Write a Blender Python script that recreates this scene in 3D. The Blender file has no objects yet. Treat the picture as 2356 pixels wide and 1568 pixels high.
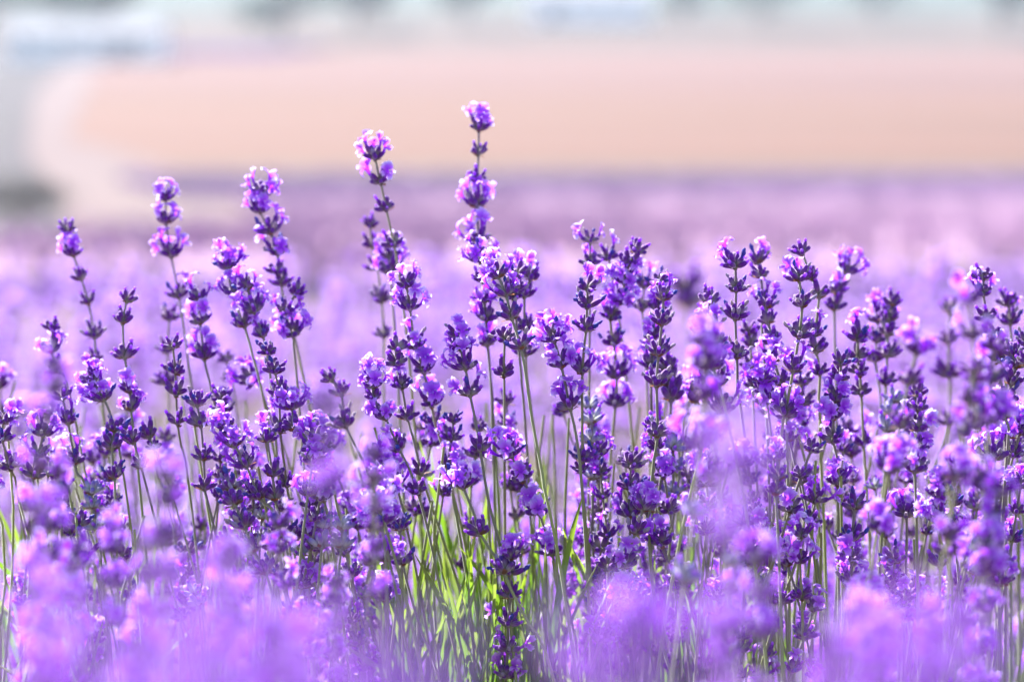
import bpy, math, random
import numpy as np
from mathutils import Vector, Matrix
random.seed(11)
rng = np.random.default_rng(11)
R = math.radians
scn = bpy.context.scene
col = scn.collection

# ------------------------------------------------------------------ camera
CAM_H = 0.66
PITCH = math.atan(844 / (2356 * 85 / 36))
cam = bpy.data.cameras.new('camera')
cam.lens = 85.0
cam.sensor_width = 36.0
cam.clip_start = 0.02
cam.clip_end = 3000
cam.dof.use_dof = True
cam.dof.focus_distance = 1.0
cam.dof.aperture_fstop = 5.8
cam.dof.aperture_blades = 0
camo = bpy.data.objects.new('camera', cam)
camo.location = (0, 0, CAM_H)
camo.rotation_euler = (R(90) - PITCH, 0, 0)
col.objects.link(camo)
scn.camera = camo

# ------------------------------------------------------------------ light
SUN_EL, SUN_AZ = R(40), R(-32)          # azimuth from +Y towards +X: behind the flowers, to the left
world = bpy.data.worlds.new('World')
scn.world = world
world.use_nodes = True
wn = world.node_tree
bg = wn.nodes['Background']
sky = wn.nodes.new('ShaderNodeTexSky')
sky.sky_type = 'NISHITA'
sky.sun_disc = False
sky.sun_elevation = SUN_EL
sky.sun_rotation = SUN_AZ
sky.dust_density = 1.0
wn.links.new(sky.outputs[0], bg.inputs[0])
bg.inputs[1].default_value = 0.07
sun = bpy.data.lights.new('sun', 'SUN')
sun.energy = 5.0
sun.angle = R(0.5)
sun.color = (1.0, 0.97, 0.93)
suno = bpy.data.objects.new('sun', sun)
sd = Vector((math.sin(SUN_AZ) * math.cos(SUN_EL), math.cos(SUN_AZ) * math.cos(SUN_EL), math.sin(SUN_EL)))
suno.rotation_euler = sd.to_track_quat('Z', 'Y').to_euler()
suno.location = sd * 50
col.objects.link(suno)
scn.view_settings.view_transform = 'Standard'
scn.view_settings.look = 'None'
scn.view_settings.gamma = 1.0
scn.view_settings.use_curve_mapping = False
scn.view_settings.exposure = 2.35
scn.cycles.max_bounces = 8
scn.cycles.diffuse_bounces = 4
scn.cycles.transmission_bounces = 5
scn.cycles.volume_bounces = 1
scn.cycles.caustics_reflective = False
scn.cycles.use_denoising = True

# ------------------------------------------------------------------ materials
def new_mat(name):
    m = bpy.data.materials.new(name)
    m.use_nodes = True
    nt = m.node_tree
    nt.nodes.clear()
    out = nt.nodes.new('ShaderNodeOutputMaterial')
    return m, nt, out

def nd(nt, kind, **kw):
    n = nt.nodes.new(kind)
    for k, v in kw.items():
        setattr(n, k, v)
    return n

def ramp(nt, fac, stops):
    n = nt.nodes.new('ShaderNodeValToRGB')
    e = n.color_ramp.elements
    while len(e) < len(stops):
        e.new(0.5)
    for i, (p, c) in enumerate(stops):
        e[i].position = p
        e[i].color = (*c, 1)
    nt.links.new(fac, n.inputs[0])
    return n.outputs[0]

def rand_value(nt):
    """one random number per piece: the object's own plus the piece's own inside a joined mesh"""
    oi = nd(nt, 'ShaderNodeObjectInfo')
    at = nd(nt, 'ShaderNodeAttribute', attribute_name='r')
    ad = nd(nt, 'ShaderNodeMath', operation='ADD')
    fr = nd(nt, 'ShaderNodeMath', operation='FRACT')
    nt.links.new(oi.outputs['Random'], ad.inputs[0])
    nt.links.new(at.outputs['Fac'], ad.inputs[1])
    nt.links.new(ad.outputs[0], fr.inputs[0])
    return fr.outputs[0]

def along(nt):
    return nd(nt, 'ShaderNodeAttribute', attribute_name='h').outputs['Fac']

def mixc(nt, fac, a, b, blend='MIX'):
    n = nd(nt, 'ShaderNodeMix', data_type='RGBA', blend_type=blend)
    for sock, v in ((n.inputs[0], fac), (n.inputs[6], a), (n.inputs[7], b)):
        if hasattr(v, 'links') or hasattr(v, 'is_linked'):
            nt.links.new(v, sock)
        elif isinstance(v, tuple):
            sock.default_value = (*v, 1)
        else:
            sock.default_value = v
    return n.outputs[2]

def leafy(name, colour_fn, trans=0.5, rough=0.5, tcol=None, spec=0.3, sheen=0.0):
    """a thin blade or petal: reflects and lets light through"""
    m, nt, out = new_mat(name)
    c = colour_fn(nt)
    p = nd(nt, 'ShaderNodeBsdfPrincipled')
    p.inputs['Roughness'].default_value = rough
    p.inputs['Specular IOR Level'].default_value = spec
    p.inputs['Sheen Weight'].default_value = sheen
    nt.links.new(c, p.inputs['Base Color'])
    t = nd(nt, 'ShaderNodeBsdfTranslucent')
    if tcol:
        c2 = mixc(nt, 1.0, c, tcol, 'MULTIPLY')
        nt.links.new(c2, t.inputs[0])
    else:
        nt.links.new(c, t.inputs[0])
    mx = nd(nt, 'ShaderNodeMixShader')
    mx.inputs[0].default_value = trans
    nt.links.new(p.outputs[0], mx.inputs[1])
    nt.links.new(t.outputs[0], mx.inputs[2])
    nt.links.new(mx.outputs[0], out.inputs[0])
    return m

def fuzzy(name, colour_fn, rough=0.75, sheen=0.5, tint=(0.95, 0.80, 1.0)):
    m, nt, out = new_mat(name)
    p = nd(nt, 'ShaderNodeBsdfPrincipled')
    p.inputs['Roughness'].default_value = rough
    p.inputs['Specular IOR Level'].default_value = 0.25
    p.inputs['Sheen Weight'].default_value = sheen
    p.inputs['Sheen Roughness'].default_value = 0.35
    p.inputs['Sheen Tint'].default_value = (*tint, 1)
    nt.links.new(colour_fn(nt), p.inputs['Base Color'])
    nt.links.new(p.outputs[0], out.inputs[0])
    return m

def c_bud(nt):
    a = ramp(nt, along(nt), [(0.0, (0.20, 0.22, 0.13)), (0.26, (0.15, 0.06, 0.15)), (0.55, (0.10, 0.008, 0.19)), (1.0, (0.12, 0.014, 0.27))])
    b = ramp(nt, along(nt), [(0.0, (0.26, 0.28, 0.18)), (0.45, (0.24, 0.20, 0.22)), (0.8, (0.10, 0.025, 0.18)), (1.0, (0.10, 0.02, 0.22))])
    r = ramp(nt, rand_value(nt), [(0.0, (0, 0, 0)), (0.45, (0.15,) * 3), (1.0, (1.0,) * 3)])
    return mixc(nt, r, a, b)

def c_bud_silver(nt):
    return ramp(nt, along(nt), [(0.0, (0.34, 0.38, 0.24)), (0.45, (0.36, 0.36, 0.40)), (0.85, (0.18, 0.14, 0.40)), (1.0, (0.14, 0.10, 0.40))])

def c_petal(nt):
    a = ramp(nt, along(nt), [(0.0, (0.20, 0.03, 0.40)), (0.35, (0.46, 0.06, 0.72)), (0.62, (0.60, 0.20, 0.88)), (0.85, (0.76, 0.54, 0.94)), (1.0, (0.84, 0.76, 0.95))])
    b = ramp(nt, along(nt), [(0.0, (0.16, 0.015, 0.38)), (0.35, (0.38, 0.03, 0.70)), (0.65, (0.50, 0.085, 0.84)), (0.88, (0.60, 0.24, 0.90)), (1.0, (0.70, 0.44, 0.93))])
    r = rand_value(nt)
    c = mixc(nt, r, a, b)
    at = nd(nt, 'ShaderNodeAttribute', attribute_name='v')           # veins across each lobe
    sn = nd(nt, 'ShaderNodeMath', operation='SINE')
    mu = nd(nt, 'ShaderNodeMath', operation='MULTIPLY')
    mu.inputs[1].default_value = 16.0
    nt.links.new(at.outputs['Fac'], mu.inputs[0])
    nt.links.new(mu.outputs[0], sn.inputs[0])
    v = ramp(nt, sn.outputs[0], [(0.55, (0, 0, 0)), (1.0, (0.35,) * 3)])
    return mixc(nt, v, c, (0.30, 0.05, 0.60))

def c_navy(nt):
    return mixc(nt, rand_value(nt), (0.035, 0.05, 0.34), (0.09, 0.05, 0.36))

def c_dry(nt):
    return mixc(nt, rand_value(nt), (0.40, 0.29, 0.34), (0.30, 0.24, 0.42))

def c_bract(nt):
    return mixc(nt, rand_value(nt), (0.34, 0.15, 0.06), (0.24, 0.14, 0.10))

def c_stem(nt):
    a = ramp(nt, along(nt), [(0.0, (0.15, 0.23, 0.035)), (0.45, (0.18, 0.21, 0.07)), (0.75, (0.14, 0.13, 0.10)), (1.0, (0.17, 0.12, 0.16))])
    b = ramp(nt, along(nt), [(0.0, (0.20, 0.28, 0.04)), (0.6, (0.26, 0.28, 0.09)), (1.0, (0.18, 0.17, 0.12))])
    return mixc(nt, rand_value(nt), a, b)

def c_leaf(nt):
    a = ramp(nt, along(nt), [(0.0, (0.04, 0.085, 0.012)), (0.5, (0.11, 0.21, 0.022)), (1.0, (0.21, 0.27, 0.055))])
    b = ramp(nt, along(nt), [(0.0, (0.09, 0.12, 0.055)), (1.0, (0.17, 0.19, 0.12))])
    r = ramp(nt, rand_value(nt), [(0.0, (0, 0, 0)), (0.6, (0.1,) * 3), (1.0, (0.9,) * 3)])
    return mixc(nt, r, a, b)

M_BUD = fuzzy('lavender_bud', c_bud)
M_SILVER = fuzzy('silvery_bud', c_bud_silver)
M_PETAL = leafy('lavender_petal', c_petal, trans=0.52, rough=0.45, spec=0.2, tcol=(0.82, 0.96, 1.0))
M_NAVY = leafy('navy_withered_petal', c_navy, trans=0.25, rough=0.6)
M_DRY = leafy('dry_withered_petal', c_dry, trans=0.35, rough=0.8, sheen=0.5)
M_BRACT = leafy('papery_bract', c_bract, trans=0.5, rough=0.7)
M_STEM = fuzzy('lavender_stem', c_stem, rough=0.55, sheen=0.5, tint=(0.9, 0.95, 0.85))
M_LEAF = leafy('lavender_leaf', c_leaf, trans=0.45, rough=0.5, tcol=(1.4, 1.5, 0.6))
MATS = [M_BUD, M_PETAL, M_NAVY, M_DRY, M_BRACT, M_STEM, M_SILVER, M_LEAF]
BUD, PETAL, NAVY, DRY, BRACT, STEM, SILVER, LEAF = range(8)

def ground_mat(name, c1, c2, scale=(1, 1, 1), detail=6, bump=0.0, c3=None):
    m, nt, out = new_mat(name)
    g = nd(nt, 'ShaderNodeNewGeometry')
    mp = nd(nt, 'ShaderNodeMapping')
    mp.inputs['Scale'].default_value = scale
    nt.links.new(g.outputs['Position'], mp.inputs[0])
    n = nd(nt, 'ShaderNodeTexNoise')
    n.inputs['Scale'].default_value = 1.0
    n.inputs['Detail'].default_value = detail
    n.inputs['Roughness'].default_value = 0.65
    nt.links.new(mp.outputs[0], n.inputs[0])
    stops = [(0.35, c1), (0.65, c2)] if c3 is None else [(0.3, c1), (0.5, c2), (0.7, c3)]
    c = ramp(nt, n.outputs['Fac'], stops)
    p = nd(nt, 'ShaderNodeBsdfPrincipled')
    p.inputs['Roughness'].default_value = 0.95
    p.inputs['Specular IOR Level'].default_value = 0.1
    nt.links.new(c, p.inputs['Base Color'])
    if bump:
        b = nd(nt, 'ShaderNodeBump')
        b.inputs['Strength'].default_value = bump
        nt.links.new(n.outputs['Fac'], b.inputs['Height'])
        nt.links.new(b.outputs[0], p.inputs['Normal'])
    nt.links.new(p.outputs[0], out.inputs[0])
    return m

# ------------------------------------------------------------------ tagging
def tag(o, label=None, cat=None, group=None, kind=None):
    for k, v in (('label', label), ('category', cat), ('group', group), ('kind', kind)):
        if v:
            o[k] = v
    return o

def link(name, data, parent=None):
    o = bpy.data.objects.new(name, data)
    col.objects.link(o)
    if parent is not None:
        o.parent = parent
    return o

# ------------------------------------------------------------------ mesh arrays
class Geo:
    """vertices, faces (as tuples), material per face, and the per-vertex values h (along), r (random), v (across)"""
    def __init__(self):
        self.v, self.f, self.m, self.h, self.w = [], [], [], [], []
    def add(self, verts, faces, mat, h, w=None):
        b = len(self.v)
        self.v += [tuple(p) for p in verts]
        self.f += [tuple(b + i for i in q) for q in faces]
        self.m += [mat] * len(faces)
        self.h += list(h)
        self.w += list(w) if w is not None else [0.0] * len(verts)
        return self
    def arrays(self):
        quads, tris, mq, mt = [], [], [], []
        for f, m in zip(self.f, self.m):
            if len(f) == 4:
                quads.append(f); mq.append(m)
            else:
                tris.append(f); mt.append(m)
        return dict(v=np.array(self.v, float), h=np.array(self.h, float), w=np.array(self.w, float),
                    q=np.array(quads, int).reshape(-1, 4), t=np.array(tris, int).reshape(-1, 3),
                    mq=np.array(mq, int), mt=np.array(mt, int), r=np.zeros(len(self.v)))

def xf(a, mat, r=None):
    """a copy of the arrays moved by a 4x4 matrix, with its own random value"""
    b = dict(a)
    Mx = np.array(mat)
    b['v'] = a['v'] @ Mx[:3, :3].T + Mx[:3, 3]
    b['r'] = np.full(len(a['v']), random.random()) if r is None else a['r'] + r
    return b

def join(parts):
    off, out = 0, {k: [] for k in ('v', 'h', 'w', 'r', 'q', 't', 'mq', 'mt')}
    for p in parts:
        for k in ('v', 'h', 'w', 'r', 'mq', 'mt'):
            out[k].append(p[k])
        out['q'].append(p['q'] + off)
        out['t'].append(p['t'] + off)
        off += len(p['v'])
    return {k: np.concatenate(x) for k, x in out.items()}

def to_mesh(name, a, smooth=True):
    me = bpy.data.meshes.new(name)
    nq, ntr = len(a['q']), len(a['t'])
    me.vertices.add(len(a['v']))
    me.vertices.foreach_set('co', a['v'].astype(np.float32).ravel())
    me.loops.add(nq * 4 + ntr * 3)
    me.loops.foreach_set('vertex_index', np.concatenate([a['q'].ravel(), a['t'].ravel()]).astype(np.int32))
    me.polygons.add(nq + ntr)
    me.polygons.foreach_set('loop_start', np.concatenate([np.arange(nq) * 4, nq * 4 + np.arange(ntr) * 3]).astype(np.int32))
    mi = np.concatenate([a['mq'], a['mt']]).astype(np.int32)
    used = sorted(set(mi.tolist()))
    for u in used:
        me.materials.append(MATS[u])
    remap = np.zeros(len(MATS), np.int32)
    for i, u in enumerate(used):
        remap[u] = i
    me.polygons.foreach_set('material_index', remap[mi])
    me.polygons.foreach_set('use_smooth', np.full(nq + ntr, smooth))
    for key, nm in (('h', 'h'), ('r', 'r'), ('w', 'v')):
        at = me.attributes.new(nm, 'FLOAT', 'POINT')
        at.data.foreach_set('value', a[key].astype(np.float32))
    me.update(calc_edges=True)
    me.validate()
    return me

def ring_faces(n, rings, base=0):
    f = []
    for i in range(rings - 1):
        for j in range(n):
            k = (j + 1) % n
            f.append((base + i * n + j, base + i * n + k, base + (i + 1) * n + k, base + (i + 1) * n + j))
    return f

# ------------------------------------------------------------------ flower pieces (metres, local z outward)
MM = 0.001
def g_bud(seg=12, mat=BUD, length=5.9, tip=0, low=False, rad=1.28):
    g = Geo()
    prof = [(0.0, 0.36), (0.10, 0.74), (0.32, 1.0), (0.62, 1.02), (0.86, 0.88), (1.0, 0.60)]
    if low:
        seg, prof = (5, [(0.0, 0.4), (0.35, 1.05), (0.85, 0.9)]) if low == 1 else (4, [(0.0, 0.5), (0.6, 1.1)])
    V, H = [], []
    for z, r in prof:
        for j in range(seg):
            t = 2 * math.pi * j / seg
            rr = r * rad * (1 + (0.09 if j % 2 == 0 else -0.07) * (not low) * min(1, z * 4))
            bendx = 0.35 * z * z
            V.append(((rr * math.cos(t) + bendx) * MM, rr * math.sin(t) * MM, z * length * MM))
            H.append(z)
    F = ring_faces(seg, len(prof))
    n = len(V)
    V.append((0.35 * MM, 0, (length * (0.93 if not low else 1.05)) * MM)); H.append(1.0)
    b = (len(prof) - 1) * seg
    F += [(b + j, b + (j + 1) % seg, n) for j in range(seg)]
    g.add(V, F, mat, H)
    if tip:                                  # furled flower just pushing out of the bud
        V, H = [], []
        L = 2.6 if tip == 1 else 3.6
        pr = [(0, 0.62), (0.35, 0.86), (0.75, 0.95), (1.0, 0.4)]
        for z, r in pr:
            for j in range(6):
                t = 2 * math.pi * j / 6
                V.append(((r * 0.95 * math.cos(t) + 0.35 + 0.5 * z) * MM, r * 0.95 * math.sin(t) * MM, (length * 0.85 + z * L) * MM))
                H.append(0.15 + 0.6 * z)
        F = ring_faces(6, 4)
        F.append((18, 19, 20, 21)); F.append((18, 21, 22, 23))
        g.add(V, F, PETAL, H)
    return g.arrays()

def g_blossom(seed, low=False):
    """tubular flower: two big upper lobes held up (+y), three small lower ones spread"""
    rs = random.Random(seed)
    g = Geo()
    n = 7 if not low else 4
    L = 4.6 + rs.uniform(-0.6, 0.6)
    V, H = [], []
    prof = [(0, 0.55), (0.55, 0.75), (1.0, 1.15)]
    for z, r in prof:
        for j in range(n):
            t = 2 * math.pi * j / n
            V.append((r * math.cos(t) * MM, (r * math.sin(t) + 0.7 * z * z) * MM, z * L * MM)); H.append(0.12 + 0.25 * z)
    if low != 2:
        g.add(V, ring_faces(n, 3), PETAL, H)
    lobes = [(90 - 30, 4.6, 3.2, 30), (90 + 30, 4.6, 3.2, 30), (-90, 3.4, 2.0, 88), (-90 - 60, 3.2, 1.8, 78), (-90 + 60, 3.2, 1.8, 78)]
    nu, nv = (6, 7) if not low else (3, 2) if low == 1 else (2, 2)
    for az, ln, wd, tilt in lobes:
        az = R(az + rs.uniform(-12, 12)); tilt = R(tilt + rs.uniform(-20, 22))
        ln *= rs.uniform(0.78, 1.2); wd *= rs.uniform(0.8, 1.2)
        ax = Vector((math.cos(az), math.sin(az), 0)); side = Vector((-math.sin(az), math.cos(az), 0))
        ph = rs.uniform(0, 6); ph2 = rs.uniform(0, 6); curl = rs.uniform(-0.1, 1.0); twist = rs.uniform(-0.5, 0.5)
        rag = [rs.uniform(-0.16, 0.08) for _ in range(nv)]
        V, H, W = [], [], []
        for i in range(nu):
            u = i / (nu - 1)
            tl = tilt + curl * u * u
            d = ax * math.sin(tl) + Vector((0, 0, 1)) * math.cos(tl)
            nrm = ax * math.cos(tl) - Vector((0, 0, 1)) * math.sin(tl)
            sd2 = side * math.cos(twist * u) + nrm * math.sin(twist * u)
            w = wd * (0.26 + 0.95 * math.sin(min(1.0, u * 1.1) ** 0.8 * math.pi * 0.80)) * 0.62
            for j in range(nv):
                v = 2 * j / (nv - 1) - 1
                e = u * ln * (1 - 0.16 * v * v * u + rag[j] * u * u - (0.13 if j == nv // 2 and i == nu - 1 else 0))
                ruff = 0.42 * u * math.sin(3.6 * v + ph) + 0.30 * u * math.sin(7.0 * v * u + ph2) + 0.25 * u * math.sin(5.0 * u + 2 * v + ph)
                p = ax * 1.0 + Vector((0, 0.7, L)) + d * e + sd2 * (v * w * (1 + 0.1 * math.sin(9 * u + ph2 + 2 * v))) + nrm * (-(0.55 * v * v * (0.4 + u)) + ruff)
                V.append(p * MM); H.append(0.36 + 0.64 * u); W.append(v)
        F = [(i * nv + j, i * nv + j + 1, (i + 1) * nv + j + 1, (i + 1) * nv + j) for i in range(nu - 1) for j in range(nv - 1)]
        g.add(V, F, PETAL, H, W)
    return g.arrays()

def g_withered(seed, mat, low=False):
    rs = random.Random(seed)
    g = Geo()
    n = 6 if not low else 4
    L = rs.uniform(3.0, 4.6)
    V, H = [], []
    cx = cy = 0.0
    rings = 6 if not low else 4
    for i in range(rings):
        z = i / (rings - 1)
        cx += rs.uniform(-0.25, 0.35); cy += rs.uniform(-0.3, 0.3)
        r = (0.55, 0.6, 0.75, 1.0, 0.8, 0.35)[i] if not low else (0.6, 0.75, 0.9, 0.4)[i]
        for j in range(n):
            t = 2 * math.pi * j / n + z * 1.5
            rr = r * rs.uniform(0.65, 1.3)
            V.append(((cx + rr * math.cos(t)) * MM, (cy + rr * math.sin(t)) * MM, z * L * MM + rs.uniform(-0.2, 0.2) * MM)); H.append(z)
    F = ring_faces(n, rings)
    b = (rings - 1) * n
    F.append(tuple(b + j for j in range(4)))
    if n == 6:
        F.append((b, b + 3, b + 4, b + 5))
    g.add(V, F, mat, H)
    return g.arrays()

def g_bracts(seed, low=False):
    """two papery pointed bracts cupping the whorl, and a short collar on the stem"""
    rs = random.Random(seed)
    g = Geo()
    V, H = [], []
    for z, r in ((-1.6, 0.85), (-0.4, 1.35), (0.6, 1.5)):
        for j in range(6):
            t = 2 * math.pi * j / 6
            V.append((r * math.cos(t) * MM, r * math.sin(t) * MM, z * MM)); H.append(0.5)
    g.add(V, ring_faces(6, 3), STEM, [0.9] * len(V))
    if not low:
        a0 = rs.uniform(0, math.pi)
        for k in range(2 if rs.random() < 0.7 else 3):
            a = a0 + math.pi * k + rs.uniform(-0.4, 0.4)
            ax = Vector((math.cos(a), math.sin(a), 0)); sd_ = Vector((-math.sin(a), math.cos(a), 0))
            ln = rs.uniform(3.2, 5.6); drop = rs.uniform(-0.9, 0.5)
            V = []
            for u, w in ((0, 0.7), (0.4, 1.6), (0.75, 0.9), (1.0, 0.08)):
                c = ax * (0.9 + ln * u * 0.85) + Vector((0, 0, -1.0 + u * ln * 0.28 + drop * u * u * ln * 0.5))
                V += [(c - sd_ * w + Vector((0, 0, 0.3))) * MM, c * MM, (c + sd_ * w + Vector((0, 0, 0.3))) * MM]
            F = []
            for i in range(3):
                for j in range(2):
                    F.append((i * 3 + j, i * 3 + j + 1, i * 3 + 4 + j, i * 3 + 3 + j))
            g.add(V, F, BRACT, [0.5] * 12)
    return g.arrays()

def build_set(low):
    return {
        'bud': [g_bud(low=low), g_bud(length=5.2, low=low), g_bud(length=5.9, tip=0 if low else 1, low=low), g_bud(length=6.4, low=low)],
        'tipbud': [g_bud(tip=1, low=low), g_bud(tip=2, length=5.4, low=low)],
        'silver': [g_bud(mat=SILVER, length=5.8, low=low), g_bud(mat=SILVER, length=6.4, tip=0 if low else 1, low=low, rad=1.2)],
        'blossom': [g_blossom(s, low) for s in range(3, 13)],
        'navy': [g_withered(s, NAVY, low) for s in range(3)],
        'dry': [g_withered(s + 10, DRY, low) for s in range(3)],
        'bract': [g_bracts(s, low) for s in range(4)],
    }
HI = build_set(False)
LO = build_set(1)
FAR = build_set(2)
PART_NAME = {'bud': 'bud', 'tipbud': 'bud', 'silver': 'bud', 'blossom': 'blossom', 'navy': 'withered_blossom', 'dry': 'withered_blossom'}

def frame_from(z, up=Vector((0, 0, 1)), roll=0.0):
    z = z.normalized()
    y = up - z * up.dot(z)
    if y.length < 1e-4:
        y = Vector((0, 1, 0)) - z * z.y
    y.normalize()
    x = y.cross(z)
    m = Matrix((x, y, z)).transposed()
    return m @ Matrix.Rotation(roll, 3, 'Z')

def mat4(rot, loc, s=1.0):
    m = rot.to_4x4()
    if s != 1.0:
        m = m @ Matrix.Scale(s, 4)
    m.translation = loc
    return m

# n buds, n blossoms, n navy, n dry
SPEC = {'b': (9, 0, 0, 0), 'n': (10, 0, 4, 1), 'w': (11, 0, 1, 6), 'm': (10, 2, 1, 1), 'o': (10, 5, 0, 1), 'O': (13, 8, 1, 0), 's': (9, 0, 0, 0)}

def whorl_plan(kind, seed, silver=False):
    """list of (piece, variant, matrix): how the buds and blossoms sit round the stem"""
    rs = random.Random(seed)
    nb, no, nn, nw = SPEC[kind]
    nb += rs.randint(-1, 1)
    plan = []
    tips = []
    big = kind == 'O'
    for i in range(nb):
        outer = i < nb * 0.6
        n_in = nb * 0.6 if outer else nb * 0.4
        phi = 2 * math.pi * (i + (0 if outer else 0.37)) / n_in + rs.uniform(-0.28, 0.28)
        tilt = R(rs.uniform(48, 76) if outer else rs.uniform(20, 42))
        d = Vector((math.sin(tilt) * math.cos(phi), math.sin(tilt) * math.sin(phi), math.cos(tilt)))
        zb = rs.uniform(-0.2, 0.8) if outer else rs.uniform(1.0, 2.2)
        if big and not outer:
            zb += rs.uniform(1.0, 3.5)
        base = Vector((math.cos(phi) * 0.95, math.sin(phi) * 0.95, zb)) * MM
        s = rs.uniform(0.82, 1.12) * (0.95 if outer else 1.02)
        rot = frame_from(d, roll=rs.uniform(-0.5, 0.5) + math.pi / 2)
        if silver:
            kd, nv = 'silver', 2
        elif rs.random() < 0.25 and kind in 'bm':
            kd, nv = 'tipbud', 2
        else:
            kd, nv = 'bud', 4
        plan.append((kd, rs.randrange(nv), mat4(rot, base, s)))
        tips.append((base + d * 5.2 * MM * s, d, phi, kd))
    order = [i for i in range(len(tips)) if tips[i][3] != 'tipbud']
    rs.shuffle(order)
    extra = ['blossom'] * no + ['navy'] * nn + ['dry'] * nw
    for kd, i in zip(extra, order):
        p, d, phi, _ = tips[i]
        if kd == 'blossom':
            dd = (d + Vector((0, 0, rs.uniform(0.15, 0.7)))).normalized()
            rot = frame_from(dd, roll=rs.uniform(-0.35, 0.35))
            plan.append((kd, rs.randrange(10), mat4(rot, p, rs.uniform(0.9, 1.28))))
        else:
            dd = (d + Vector((0, 0, rs.uniform(0.0, 0.6)))).normalized()
            rot = frame_from(dd, roll=rs.uniform(0, 6))
            plan.append((kd, rs.randrange(3), mat4(rot, p - d * 0.4 * MM, rs.uniform(0.8, 1.2))))
    return plan

PLANS = {k: [whorl_plan(k, 100 * ord(k) + s) for s in range(6)] for k in 'bnwmoO'}
PLANS['s'] = [whorl_plan('b', 900 + s, True) for s in range(4)]

def whorl_arrays(kind, s, lib):
    parts = [xf(lib['bract'][s % 4], Matrix.Identity(4))] if lib is not FAR else []
    for kd, v, m in PLANS[kind][s % len(PLANS[kind])]:
        parts.append(xf(lib[kd][v % len(lib[kd])], m))
    return join(parts)

HI_MESH = {k: [to_mesh(PART_NAME.get(k, 'bract'), a) for a in v] for k, v in HI.items()}
HEAD_MESH = {k: [to_mesh('flower_whorl', whorl_arrays(k, s, HI)) for s in range(4)] for k in PLANS}
HEAD_LO = {k: [whorl_arrays(k, s, LO) for s in range(4)] for k in PLANS}
HEAD_FAR = {k: [whorl_arrays(k, s, FAR) for s in range(4)] for k in PLANS}

# ------------------------------------------------------------------ stems
def smooth_path(pts, step=0.008):
    out = []
    P = [pts[0] + (pts[0] - pts[1])] + pts + [pts[-1] + (pts[-1] - pts[-2])]
    for i in range(1, len(P) - 2):
        p0, p1, p2, p3 = P[i - 1], P[i], P[i + 1], P[i + 2]
        n = max(2, int((p2 - p1).length / step))
        for k in range(n):
            t = k / n
            out.append(0.5 * ((2 * p1) + (p2 - p0) * t + (2 * p0 - 5 * p1 + 4 * p2 - p3) * t * t + (3 * p1 - p0 - 3 * p2 + p3) * t ** 3))
    out.append(pts[-1])
    return out

def g_stem(path, r0, r1, seg=8, mat=STEM, hmax=None):
    """square ridged stem, path from top to bottom; h is 1 at the top"""
    g = Geo()
    V, H = [], []
    n = len(path)
    ref = Vector((1, 0, 0))
    tot = 0.0
    for i, p in enumerate(path):
        t = (path[min(i + 1, n - 1)] - path[max(i - 1, 0)]).normalized()
        y = t.cross(ref).normalized()
        x = y.cross(t)
        if i:
            tot += (p - path[i - 1]).length
        hh = max(0.0, 1 - tot / 0.22)
        r = r0 + (r1 - r0) * min(1, tot / 0.18)
        for j in range(seg):
            a = 2 * math.pi * j / seg + 0.5
            rr = r * (1.14 if j % 2 == 0 else 0.84) if seg == 8 else r
            V.append(p + x * (rr * math.cos(a)) + y * (rr * math.sin(a))); H.append(hh)
    g.add(V, ring_faces(seg, n), mat, H)
    return g.arrays()

def ground_z(y):
    P = [(-60, 0.0), (1.2, 0.0), (30, -2.55), (60, -4.85), (75, -5.75), (86, -6.0), (240, -6.0), (300, -4.2), (500, 2.0), (900, 14.0)]
    for (a, za), (b, zb) in zip(P, P[1:]):
        if y <= b:
            return za + (zb - za) * (y - a) / (b - a)
    return P[-1][1]

def extend_down(pts, zmin):
    """carry the stem on below its last point, turning gradually upright, into the bush"""
    last = pts[-1]
    d = (pts[-1] - pts[-2]) if len(pts) > 1 else Vector((0, 0, -1))
    d.normalize()
    hz = math.hypot(d.x, d.y)
    if d.z > -0.92 and hz > 0:
        d = Vector((d.x / hz * 0.39, d.y / hz * 0.39, -0.92))
    p = last.copy()
    out = list(pts)
    while p.z > zmin:
        d = (d + Vector((-d.x * 0.2, -d.y * 0.2, -0.15))).normalized()
        p = p + d * 0.045
        out.append(p.copy())
    return out

def place_matrix(pos, up, scale, rnd):
    rot = frame_from(up, up=Vector((0, 1, 0)), roll=rnd * 6.283)
    return mat4(rot, pos, scale)

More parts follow.
